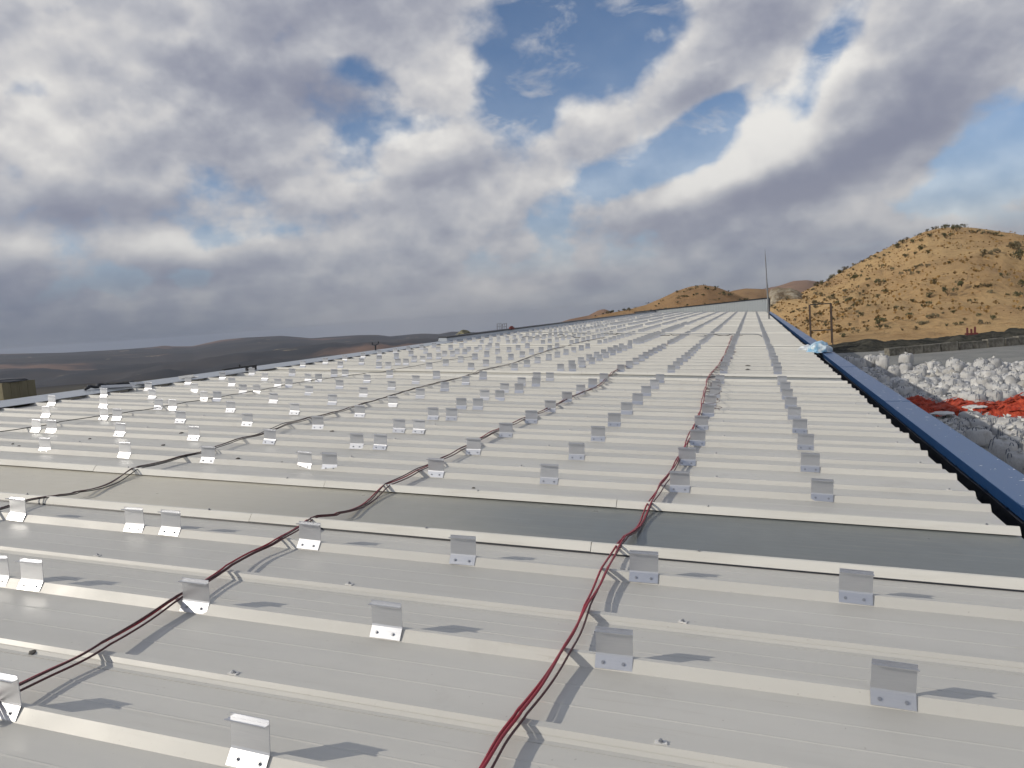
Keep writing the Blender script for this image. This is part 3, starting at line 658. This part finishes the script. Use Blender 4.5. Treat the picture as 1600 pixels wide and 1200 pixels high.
def bag_me(seed, hh, fill):
    rnd = random.Random(seed); n = 22; vs_ = []; fs = []
    prof = [(0,.90),(.05,.99),(.20,1.04),(.45,1.07),(.68,1.05),(.84,1.0),(.93,.90),(.985,.70),(1.0,.44),(1.0,.20)]
    lean = (rnd.uniform(-.06,.06), rnd.uniform(-.06,.06))
    for (z, k) in prof:
        for j in range(n):
            a = 2*pi*j/n; c, s_ = cos(a), sin(a); q = (abs(c)**3.4+abs(s_)**3.4)**(-1/3.4)
            q = 1+(q-1)*(1-z*.45)
            f = k*q*.47*(1+.055*noise.noise(Vector((c*1.6, s_*1.6, z*2.2+seed)))+.045*noise.noise(Vector((c*5, s_*5, z*1.6+seed*2)))*(.4+z))
            zz = z*hh*(1+(.07*noise.noise(Vector((c*1.3, s_*1.3, seed*3.3))) if z > .6 else 0)) - (.09*(1-fill)*(1-abs(k-.5)) if z > .9 else 0)
            vs_.append((f*c+lean[0]*z, f*s_+lean[1]*z, zz))
    for i in range(len(prof)-1):
        for j in range(n): fs.append((i*n+j, i*n+(j+1)%n, (i+1)*n+(j+1)%n, (i+1)*n+j))
    fs.append(tuple((len(prof)-1)*n+j for j in range(n)))
    return mesh('bulk_bag', vs_, fs, M_bag, True)
def spout_me(seed):
    n = 14; vs_ = []; fs = []; prof = [(-.05,.16),(.03,.09),(.07,.075),(.13,.12),(.20,.19),(.24,.20)]
    for i, (z, r) in enumerate(prof):
        for j in range(n):
            a = 2*pi*j/n; f = r*(1+.35*sin(a*4+seed)*(i/5)+.25*noise.noise(Vector((cos(a)*2, sin(a)*2, seed+z*4))))
            vs_.append((f*cos(a)+.06*z*sin(seed), f*sin(a), z+.05*sin(a*3+seed)*(i/5)))
    for i in range(len(prof)-1):
        for j in range(n): fs.append((i*n+j, i*n+(j+1)%n, (i+1)*n+(j+1)%n, (i+1)*n+j))
    return mesh('spout', vs_, fs, M_bagtop, True)
def loop_me():
    mb = MB(); pts = [(-.09,.03,-.36),(-.08,.02,-.1),(-.06,.01,.01),(-.02,.02,.05),(.04,.03,.04),(.07,.02,-.01),(.08,.02,-.1),(.09,.03,-.36)]
    for p, q in zip(pts, pts[1:]):
        mb.add([(p[0]-.018,p[1]-.006,p[2]),(p[0]+.018,p[1]-.006,p[2]),(q[0]+.018,q[1]-.006,q[2]),(q[0]-.018,q[1]-.006,q[2]),(p[0]-.018,p[1]+.006,p[2]),(p[0]+.018,p[1]+.006,p[2]),(q[0]+.018,q[1]+.006,q[2]),(q[0]-.018,q[1]+.006,q[2])],
               [(0,1,2,3),(7,6,5,4),(0,3,7,4),(1,5,6,2)])
    return mb.me('lifting_loop', M_strap)
BAGS = [bag_me(i*1.9+.4, h, f) for i, (h, f) in enumerate([(1.02,1),(1.12,.8),(.92,.6),(1.0,.9),(1.18,1),(.80,.3),(.95,.5)])]
SPOUTS = [spout_me(i*2.3) for i in range(4)]; LOOP = loop_me()
BAGH = [1.02,1.12,.92,1.0,1.18,.80,.95]
def bag(x, y, z, lab, grp, tilt=0.0, sc=1.0, kind=None, parts=True):
    i = random.randrange(7) if kind is None else kind; rz = random.uniform(0, 6.28)
    o = obj('bulk_bag', BAGS[i], None, (x,y,z), (random.uniform(-tilt,tilt), random.uniform(-tilt,tilt), rz)); o.scale = (sc,sc,sc)
    tag(o, lab, 'bag', grp)
    if parts:
        sp = obj('spout', SPOUTS[random.randrange(4)], o, (0,0,BAGH[i]-.02), (random.uniform(-.5,.5),random.uniform(-.5,.5),random.random()*6)); q_ = random.uniform(.45,.85); sp.scale = (q_,q_,q_*.8)
        for q in range(4): obj('lifting_loop', LOOP, o, (.44*cos(q*pi/2+pi/4)*1.12, .44*sin(q*pi/2+pi/4)*1.12, BAGH[i]-.02), (random.uniform(-.2,.2),0,q*pi/2+pi*.75))
    return o
R = random.Random(21)
def net_zone(x, y): return 32.6 < y + .12*(x-8) < 37.2 and x > 5.0
nb = 0
y = 22.5
while y < 40.4:                                   # crowded standing bags before the red netting
    x = 7.0+R.uniform(0,.4)
    while x < .31*y+2.6:
        lab = 'full bulk bag standing in the shaded crowd between gutter and red netting' if x < 10.2 else 'full bulk bag in sunlight before the red netting'
        bag(x+R.uniform(-.12,.12), y+R.uniform(-.15,.15), 0, lab, 'bulk bags crowded before the red netting', .05, R.uniform(.80,.96))
        if R.random() < .10 and y < 36: bag(x+R.uniform(-.1,.1), y, .86, 'bulk bag stacked on top of the bags before the red netting', 'bulk bags stacked before the red netting', .16, .85)
        x += R.uniform(.80,.95)
    y += R.uniform(.78,.92)
y = 46.4
while y < 70:                                   # looser bags beyond it
    x = 7.4+R.uniform(0,.6)
    while x < .31*y+2.4:
        if R.random() < (.5 if y > 49.5 else .85):
            sh = x < 11
            bag(x+R.uniform(-.3,.3), y+R.uniform(-.3,.3), 0, 'upright bulk bag amid crumpled sacks in the building shade beyond the netting' if sh else 'upright bulk bag amid crumpled sacks in sunlight beyond the netting',
                'bulk bags scattered beyond the red netting', .10, R.uniform(.82,1.02), parts=True)
        x += R.uniform(1.05,1.5)
    y += R.uniform(1.05,1.4)
LABROW = ['pale bulk bag leftmost in the far row under the soil mound','second bulk bag in the far row under the soil mound','white upright bulk bag in the middle of the far row','tall bulk bag fourth in the far row under the soil mound','lone bulk bag standing at the right end of the far row']
for (px, py), lab, sc in zip([(1327,566),(1343,570),(1361,566),(1378,567),(1416,563)], LABROW, (1.05,1.1,1.15,1.2,1.15)):
    p = on_ground(px, py+9, 0); bag(p.x, p.y, 0, lab, 'bulk bags in the far row', .04, sc*.98, kind=0)
# crumpled empty sacks between the standing bags
def sack_heap():
    rr = random.Random(5); mb = MB()
    src = []
    for q in range(6):
        me = crumple('sack', .5,.5,.30, None, q*3.7+1, 2, .85); src.append(([tuple(v.co) for v in me.vertices], [tuple(p.vertices) for p in me.polygons])); bpy.data.meshes.remove(me)
    for i in range(1050):
        yy = rr.uniform(46, 71); xx = rr.uniform(7.0, .31*yy+2.4)
        v, f = src[rr.randrange(6)]; a = rr.uniform(0,6.28); sx, sy, sz = rr.uniform(.5,1.1), rr.uniform(.4,.9), rr.uniform(.5,1.6); zz = rr.uniform(-.05,.30)
        mb.add([(xx+(p[0]*sx*cos(a)-p[1]*sy*sin(a)), yy+(p[0]*sx*sin(a)+p[1]*sy*cos(a)), zz+p[2]*sz) for p in v], f)
    o = obj('crumpled_sacks', mb.me('crumpled_sacks', M_sack, True)); tag(o, 'mass of crumpled empty white sacks heaped across the yard beyond the red netting', 'sacks', kind='stuff')
def f_sack(T, b):
    p = T.geo(); c = T.mix(T.ss(T.noise(p, 1.1, 3), .40, .62), (0.40,0.40,0.40), (0.64,0.64,0.63)); c = T.mix(T.m('MULTIPLY', T.ss(T.noise(p, 2.7, 4), .60, .68), .8), c, (0.10,0.11,0.14))
    c = T.mix(T.m('MULTIPLY', T.ss(T.noise(p, 0.5, 3), .58, .66), .5), c, (0.33,0.30,0.24)); setp(b, T, c, 0.6); T.bump(T.noise(p, 5, 4, .6), 0.06, 1.0)
M_sack = material('crumpled_sack', f_sack)
sack_heap()
# red netting heaped over the bags
def netting():
    nx, ny = 90, 46; vs_ = []; fs = []
    for i in range(nx+1):
        for j in range(ny+1):
            u, v = i/nx, j/ny; x = 7.0+10.5*u; y = 41.2+4.6*v-.12*(x-10)+.5*noise.noise(Vector((u*7, v*2, 1)))
            e = min(1, 7*min(v, 1-v))*min(1, 12*min(u, 1-u)+.2)
            z = e*(.80+.34*noise.noise(Vector((x*.9, y*.9, 2)))+.26*abs(noise.noise(Vector((x*2.6, y*2.6, 5))))+.13*noise.noise(Vector((x*7, y*7, 8))))
            vs_.append((x, y, max(.02, z)))
    for i in range(nx):
        for j in range(ny): fs.append((i*(ny+1)+j, (i+1)*(ny+1)+j, (i+1)*(ny+1)+j+1, i*(ny+1)+j+1))
    def f(T, b):
        p = T.geo(); c = T.mix(T.ss(T.noise(p, 3.5, 5, .7), .38, .62), (0.36,0.038,0.018), (0.52,0.085,0.04)); c = T.mix(T.m('MULTIPLY', T.ss(T.noise(p, 7, 3, .6), .60, .68), .8), c, (0.14,0.02,0.015))
        setp(b, T, c, 0.7, 0, .3); T.bump(T.noise(p, 9, 4, .7), 0.08, 1.0)
    mt = material('red_netting', f)
    NR = obj('red_netting', mesh('net_heap', vs_, fs, mt, False)); tag(NR, 'long heap of orange-red netting spread between the bulk bags', 'netting')
    rr = random.Random(3); mb = MB()
    for q in range(170):
        i = rr.randrange(4, nx-3); j = rr.randrange(4, ny-3); p = Vector(vs_[i*(ny+1)+j]); a = rr.uniform(-.6,.6); L = rr.uniform(.2,.6); d = Vector((cos(a), sin(a), 0))*L; k = Vector((-sin(a), cos(a), 0))*.06
        h = Vector((0,0,rr.uniform(.05,.2)))
        mb.add([p-d+k, p-d-k, p+h-k, p+h+k, p+d-k, p+d+k], [(0,1,2,3),(3,2,4,5)])
    s = obj('net_folds', mb.me('net_folds', mt), NR); s['kind'] = 'stuff'
netting()
for px, py, lab in [(1473,644,'flattened pale sack lying on the red netting'),(1523,634,'pale folded sack at the edge of the red netting')]:
    p = on_ground(px, py, 1.05); o = obj('flat_sack', crumple('flat_sack', .48,.40,.10, M_bagtop, px*.1, 3, .4), None, (p.x,p.y,.98)); tag(o, lab, 'sack')
# row of concrete blocks
def f_block(T, b):
    p = T.oc(); c = T.mix(T.ss(T.noise(p, 2.0, 6, .65), .35, .68), (0.115,0.11,0.095), (0.235,0.225,0.195)); setp(b, T, c, .95, 0, .1); T.bump(T.noise(p, 4, 5, .7), .05, 1)
M_block = material('rough_concrete', f_block)
def block_me(seed, L, D, H):
    b = bmesh.new(); bmesh.ops.create_cube(b, size=1); bmesh.ops.subdivide_edges(b, edges=b.edges[:], cuts=2, use_grid_fill=True)
    for v in b.verts:
        v.co = Vector((v.co.x*L, v.co.y*D, (v.co.z+.5)*H)); n = noise.noise_vector(v.co*1.7+Vector((seed,seed*2,0)))
        v.co += n*.07; 
        if v.co.z < .12: v.co.z = 0
    me = bpy.data.meshes.new('concrete_block'); b.to_mesh(me); b.free(); me.materials.append(M_block); return me
A = on_ground(1386,556,0); B = on_ground(1612,537,0); dv = (B-A).normalized(); ang = atan2(dv.y, dv.x); s_ = 0.0; i = 0
WORDS = ORD
while s_ < (B-A).length+8:
    L = random.uniform(1.5,2.1); H = random.uniform(.75,.98); c = A+dv*(s_+L/2)
    o = obj('concrete_block', block_me(i*2.7, L, .8, H), None, (c.x,c.y,0), (random.uniform(-.02,.02),random.uniform(-.03,.03),ang+random.uniform(-.06,.06)))
    tag(o, f'rough grey concrete block, {WORDS[min(i,13)]} from the left in the row below the soil bank', 'block', 'concrete blocks along the yard edge'); s_ += L+random.uniform(.05,.22); i += 1
def f_soil(T, b):
    p = T.geo(); c = T.mix(T.ss(T.noise(p, .9, 6, .7), .35, .65), (0.035,0.036,0.032), (0.085,0.082,0.068)); setp(b, T, c, 1, 0, .05); T.bump(T.noise(p, 2.0, 6, .7), .3, 1)
M_soil = material('dark_soil', f_soil)
loft('soil_bank', [(x, y-(2.0 if x < 1480 else 3.0)) for x, y in [(1270,554),(1290,549),(1304,541),(1320,537),(1338,535),(1348,532),(1358,531),(1370,533),(1384,537),(1396,536),(1412,533),(1430,532),(1448,532.5),(1466,535),(1478,534),(1492,530),(1510,527),(1540,523),(1570,521),(1600,517),(1700,508),(1800,512),(1900,530)]],
     lambda a: 97+4*sstep(.15,.28,a), lambda a: 105+3*sstep(.15,.28,a), 0, M_soil, .5, 3.0, .8, n=160, k=24, seed=3.7)
# dark red steel frame on the bank
p = on_ground(1518,546,0); d = Vector((p.x,p.y,0)).normalized(); c = Vector((d.x*107,d.y*107,.8)); pr = Vector((d.y,-d.x,0))
MF = obj('red_steel_frame', None, None, c, (0,0,atan2(pr.y,pr.x))); tag(MF, 'dark red steel frame with three posts standing on the soil bank', 'frame')
M_dred = material('dark_red_paint', lambda T, b: setp(b, T, (0.10,0.016,0.016), 0.6))
for q, h in ((-.42,.95),(0,.8),(.38,1.05)): obj('post', MB().box(q-.11,q+.11,-.1,.1,-.4,h).me('post', M_dred), MF)
obj('beam', MB().box(-.7,.7,-.12,-.101,.1,.32).me('beam', M_dred), MF)
# open steel frame tower behind the gutter
g = on_ground(1287,541,0); rr_ = sqrt(g.x**2+g.y**2)
def at_r(px, py, r): d_ = ray(px, py); k_ = r/sqrt(d_.x**2+d_.y**2); return CAM+d_*k_
SF = obj('steel_frame_tower', None, None, (g.x,g.y,0)); tag(SF, 'rusty open steel frame with two posts standing beyond the blue gutter', 'frame')
pl = [at_r(1265.5,476,rr_), at_r(1299,474,rr_)]; ml = [at_r(1268,517,rr_), at_r(1302,515,rr_)]
base = Vector((g.x,g.y,0))
for q in pl:
    for dy in (0,1.6): obj('post', MB().bar((q.x-base.x,q.y-base.y+dy,0),(q.x-base.x,q.y-base.y+dy,q.z),.075,6).me('post', M_rust), SF)
for (a_, b_) in (pl, ml): obj('crossbar', MB().bar(a_-base, b_-base, .075, 6).me('crossbar', M_black), SF)

# ------------------------------------------------------------------ shrubs on the hills
def f_leaf(c1, c2):
    def f(T, b):
        c = T.mix(T.noise(T.geo(), 1.2, 3), c1, c2); c = T.mix(T.m('MULTIPLY', T.rnd(), .5), c, tuple(v*1.5 for v in c2)); setp(b, T, c, .8, 0, .2)
    return f
M_leaf = material('shrub_leaf', f_leaf((0.052,0.058,0.028), (0.095,0.092,0.05)))
M_leafg = material('grey_shrub_leaf', f_leaf((0.11,0.105,0.065), (0.175,0.15,0.095)))
M_stem = material('shrub_stem', lambda T, b: setp(b, T, (0.09,0.06,0.04), .9))
def shrub_me(seed, mat, n=230):
    rr = random.Random(seed); mb = MB()
    cl = [(Vector((rr.gauss(0,.34), rr.gauss(0,.34), rr.uniform(.22,.72))), rr.uniform(.20,.36)) for _ in range(9)]
    for i in range(n):
        c, r = cl[rr.randrange(9)]; d = Vector((rr.gauss(0,1), rr.gauss(0,1), rr.gauss(0,1))).normalized(); p = c+d*r*rr.random()**.35
        if p.z < .02: p.z = .02
        s = rr.uniform(.05,.11); a = Vector((rr.gauss(0,1), rr.gauss(0,1), rr.gauss(0,1))).normalized(); b = a.orthogonal().normalized()
        mb.add([p+a*s, p+b*s*.8, p-a*s, p-b*s*.8], [(0,1,2,3)])
    return mb.me('foliage', mat)
SH = [shrub_me(i, M_leaf) for i in range(4)]; SHG = [shrub_me(20+i, M_leafg) for i in range(4)]
ms = MB()
for i in range(5): ms.bar((0,0,-.15),(.3*cos(i*1.3),.3*sin(i*1.3),.5),.03,5,.01)
ME_STEM = ms.me('stem', M_stem)
def shrub(P, px, py, size, lab, grp, grey=False, stem=True):
    p = find(P, px, py); r = (p-CAM).length; s = max(.4, size/FPX*r*.88)
    o = obj('shrub', None, None, p, (0,0,random.uniform(0,6.28))); o.scale = (s*.62, s*.62, s*.68)
    tag(o, lab, 'shrub', grp)
    obj('foliage', (SHG if grey else SH)[random.randrange(4)], o); obj('stem', ME_STEM, o)
def zz(x, y): return 1180+x*.2625, 340+y*.2625
NAMED = [(740,640,84,'largest dark round shrub low on the golden hill'),(1150,478,74,'dark shrub leftmost of three in a row on the golden slope'),(1232,446,56,'dark shrub in the middle of the row of three on the golden slope'),
 (1330,440,42,'smaller dark shrub right of the row of three on the golden slope'),(1045,508,58,'dark bushy shrub downslope of the row of three'),(943,514,42,'low dark shrub beside the bushy one mid-slope'),
 (590,375,62,'dark shrub high on the left shoulder of the golden hill'),(745,402,62,'spreading dark shrub below the left shoulder of the golden hill'),(535,722,46,'dark shrub at the foot of the slope above the soil mound'),
 (1480,368,48,'dark shrub alone on the upper right slope'),(1580,262,84,'large green shrub at the right edge of the upper slope'),(1590,414,62,'tall green shrub at the right edge mid-slope'),(1560,496,52,'dark shrub at the right edge of the lower slope')]
for x, y, s, lab in NAMED: shrub(BIG, *zz(x, y), s*.2625, lab, 'shrubs on the golden hill')
for x, y, s in [(755,308,34),(570,500,42),(587,532,38),(735,480,42),(780,458,42),(895,248,38),(1030,250,36),(1155,302,28),(980,195,52),(1140,128,56),(1045,116,38),(1200,84,52),(850,190,46),(1590,560,36),(1500,478,34),(1420,632,44),(1335,605,34),(1295,520,38),(1185,592,34),(1250,626,30),(920,597,44),(845,548,34),(845,610,34),(790,674,38),(745,684,44),(640,586,44),(820,316,28),(1230,406,32),(940,158,34),(990,158,30),(920,206,30),(950,220,26),(1005,545,36),(1040,536,40),(880,715,24),(1150,715,30),(1390,640,26),(1200,690,30),(1230,660,34)]:
    shrub(BIG, *zz(x, y), s*.2625, 'small dark shrub dotted on the open golden slope', 'small dark shrubs on the open slope')
for x, y, s in [(1070,424,50),(1385,452,56),(1410,460,46),(1360,222,46),(1440,218,50),(1400,236,40),(1360,245,34),(1570,188,70),(1520,180,50),(1075,622,56),(1040,634,50),(1010,648,52),(985,660,44),(958,672,40),(960,315,34),(990,305,34),(1030,300,34),(930,325,36),(905,335,34),(870,346,34),(930,342,30),(975,335,26),(1540,190,40),(1345,650,44),(1120,595,24)]:
    shrub(BIG, *zz(x, y), s*.2625, 'grey-green low shrub in a loose clump on the golden slope', 'grey-green shrubs in clumps on the slope', True)
crest = [(1060+i*24+random.uniform(-8,8), 50+abs(i-5)*1.0+(i*3.0 if i > 8 else 0)) for i in range(20)]
for x, y in crest+[(1025,76),(990,100),(965,106),(905,140),(880,150),(850,172),(800,206),(770,222),(745,236),(715,240),(680,252),(640,268),(585,284),(545,292),(505,310),(470,322),(440,345),(1130,60),(1180,72),(1340,76),(1385,92)]:
    shrub(BIG, *zz(x, y+8), random.uniform(20,36)*.2625, 'dark shrub along the skyline of the golden hill', 'shrubs along the hill skyline', random.random() < .4)
R2 = random.Random(11); cnt = 0
while cnt < 110:
    x, y = R2.uniform(90,680), R2.uniform(280,700)
    if y < 470-x*.42+20 or y > 520+x*.45 or (x > 480 and R2.random() < .5): continue
    shrub(BIG, *zz(x, y), R2.uniform(18,38)*.2625, 'tiny grey-green bush in the scrub on the left flank of the golden hill', 'scrub on the left flank of the golden hill', R2.random() < .6); cnt += 1
cnt = 0
while cnt < 90:
    px = R2.uniform(930,1195); top = interp(sorted([(900,502),(945,491),(985,483),(1010,476),(1035,465),(1058,454),(1080,447.5),(1100,445.5),(1120,449),(1140,456),(1160,464),(1195,477)]), px)
    py = top+R2.uniform(0,1)**1.4*(488-top)
    if R2.random() > (.95 if px > 1060 else .45): continue
    shrub(MID, px, py, R2.uniform(3.5,7.5), 'tiny dark bush on the brown hill behind the far parapet', 'bushes on the brown hill behind the parapet', R2.random() < .3); cnt += 1
def tufts():                        # countless small tufts over the golden slope
    rr = random.Random(2); mb = MB()
    for i in range(3600):
        az = rr.uniform(.03,.36); s = rr.uniform(.05,1.0); p = BIG(az, s); h = rr.uniform(.15,.5)*(1.6 if rr.random() < .15 else 1); a = rr.uniform(0,6.28)
        for q in range(3):
            d = Vector((cos(a+q*2.1), sin(a+q*2.1), 0))*h*.8; mb.add([p+Vector((0,0,-.05)), p+d+Vector((0,0,h*.5)), p+Vector((0,0,h)), p-d*.4+Vector((0,0,h*.6))], [(0,1,2,3)])
    o = obj('dry_tufts', mb.me('dry_tufts', material('dry_tuft', lambda T, b: setp(b, T, T.mix(T.ss(T.noise(T.geo(), .2, 3), .4, .6), (0.20,0.135,0.065), (0.36,0.235,0.10)), .95, 0, .1)))); tag(o, 'countless small dry grass tufts over the golden hillside', 'tufts', kind='stuff')
tufts()

# ------------------------------------------------------------------ the air: haze over the valley
def build_haze():
    zt = max(v.co.z for o_ in COL.objects if o_.type == 'MESH' and o_.get('kind') == 'structure' for v in o_.data.vertices)+12
    print('haze top', zt, 'low', min(v.co.z for o_ in COL.objects if o_.type == 'MESH' and o_.get('kind') == 'structure' for v in o_.data.vertices))
    def f(T, b):
        T.t.nodes.remove(b); v = T.n('ShaderNodeVolumePrincipled'); v.inputs['Density'].default_value = HAZE; v.inputs['Color'].default_value = (0.58,0.64,0.77,1); v.inputs['Anisotropy'].default_value = 0.2
        T.link(v.outputs[0], T.t.nodes['Material Output'].inputs['Volume'])
    o = obj('haze', MB().box(-15000,15000,-15000,15000,-520,zt).me('haze', material('thin_haze', f))); tag(o, kind='stuff')
HAZE = 4.0e-5
build_haze()
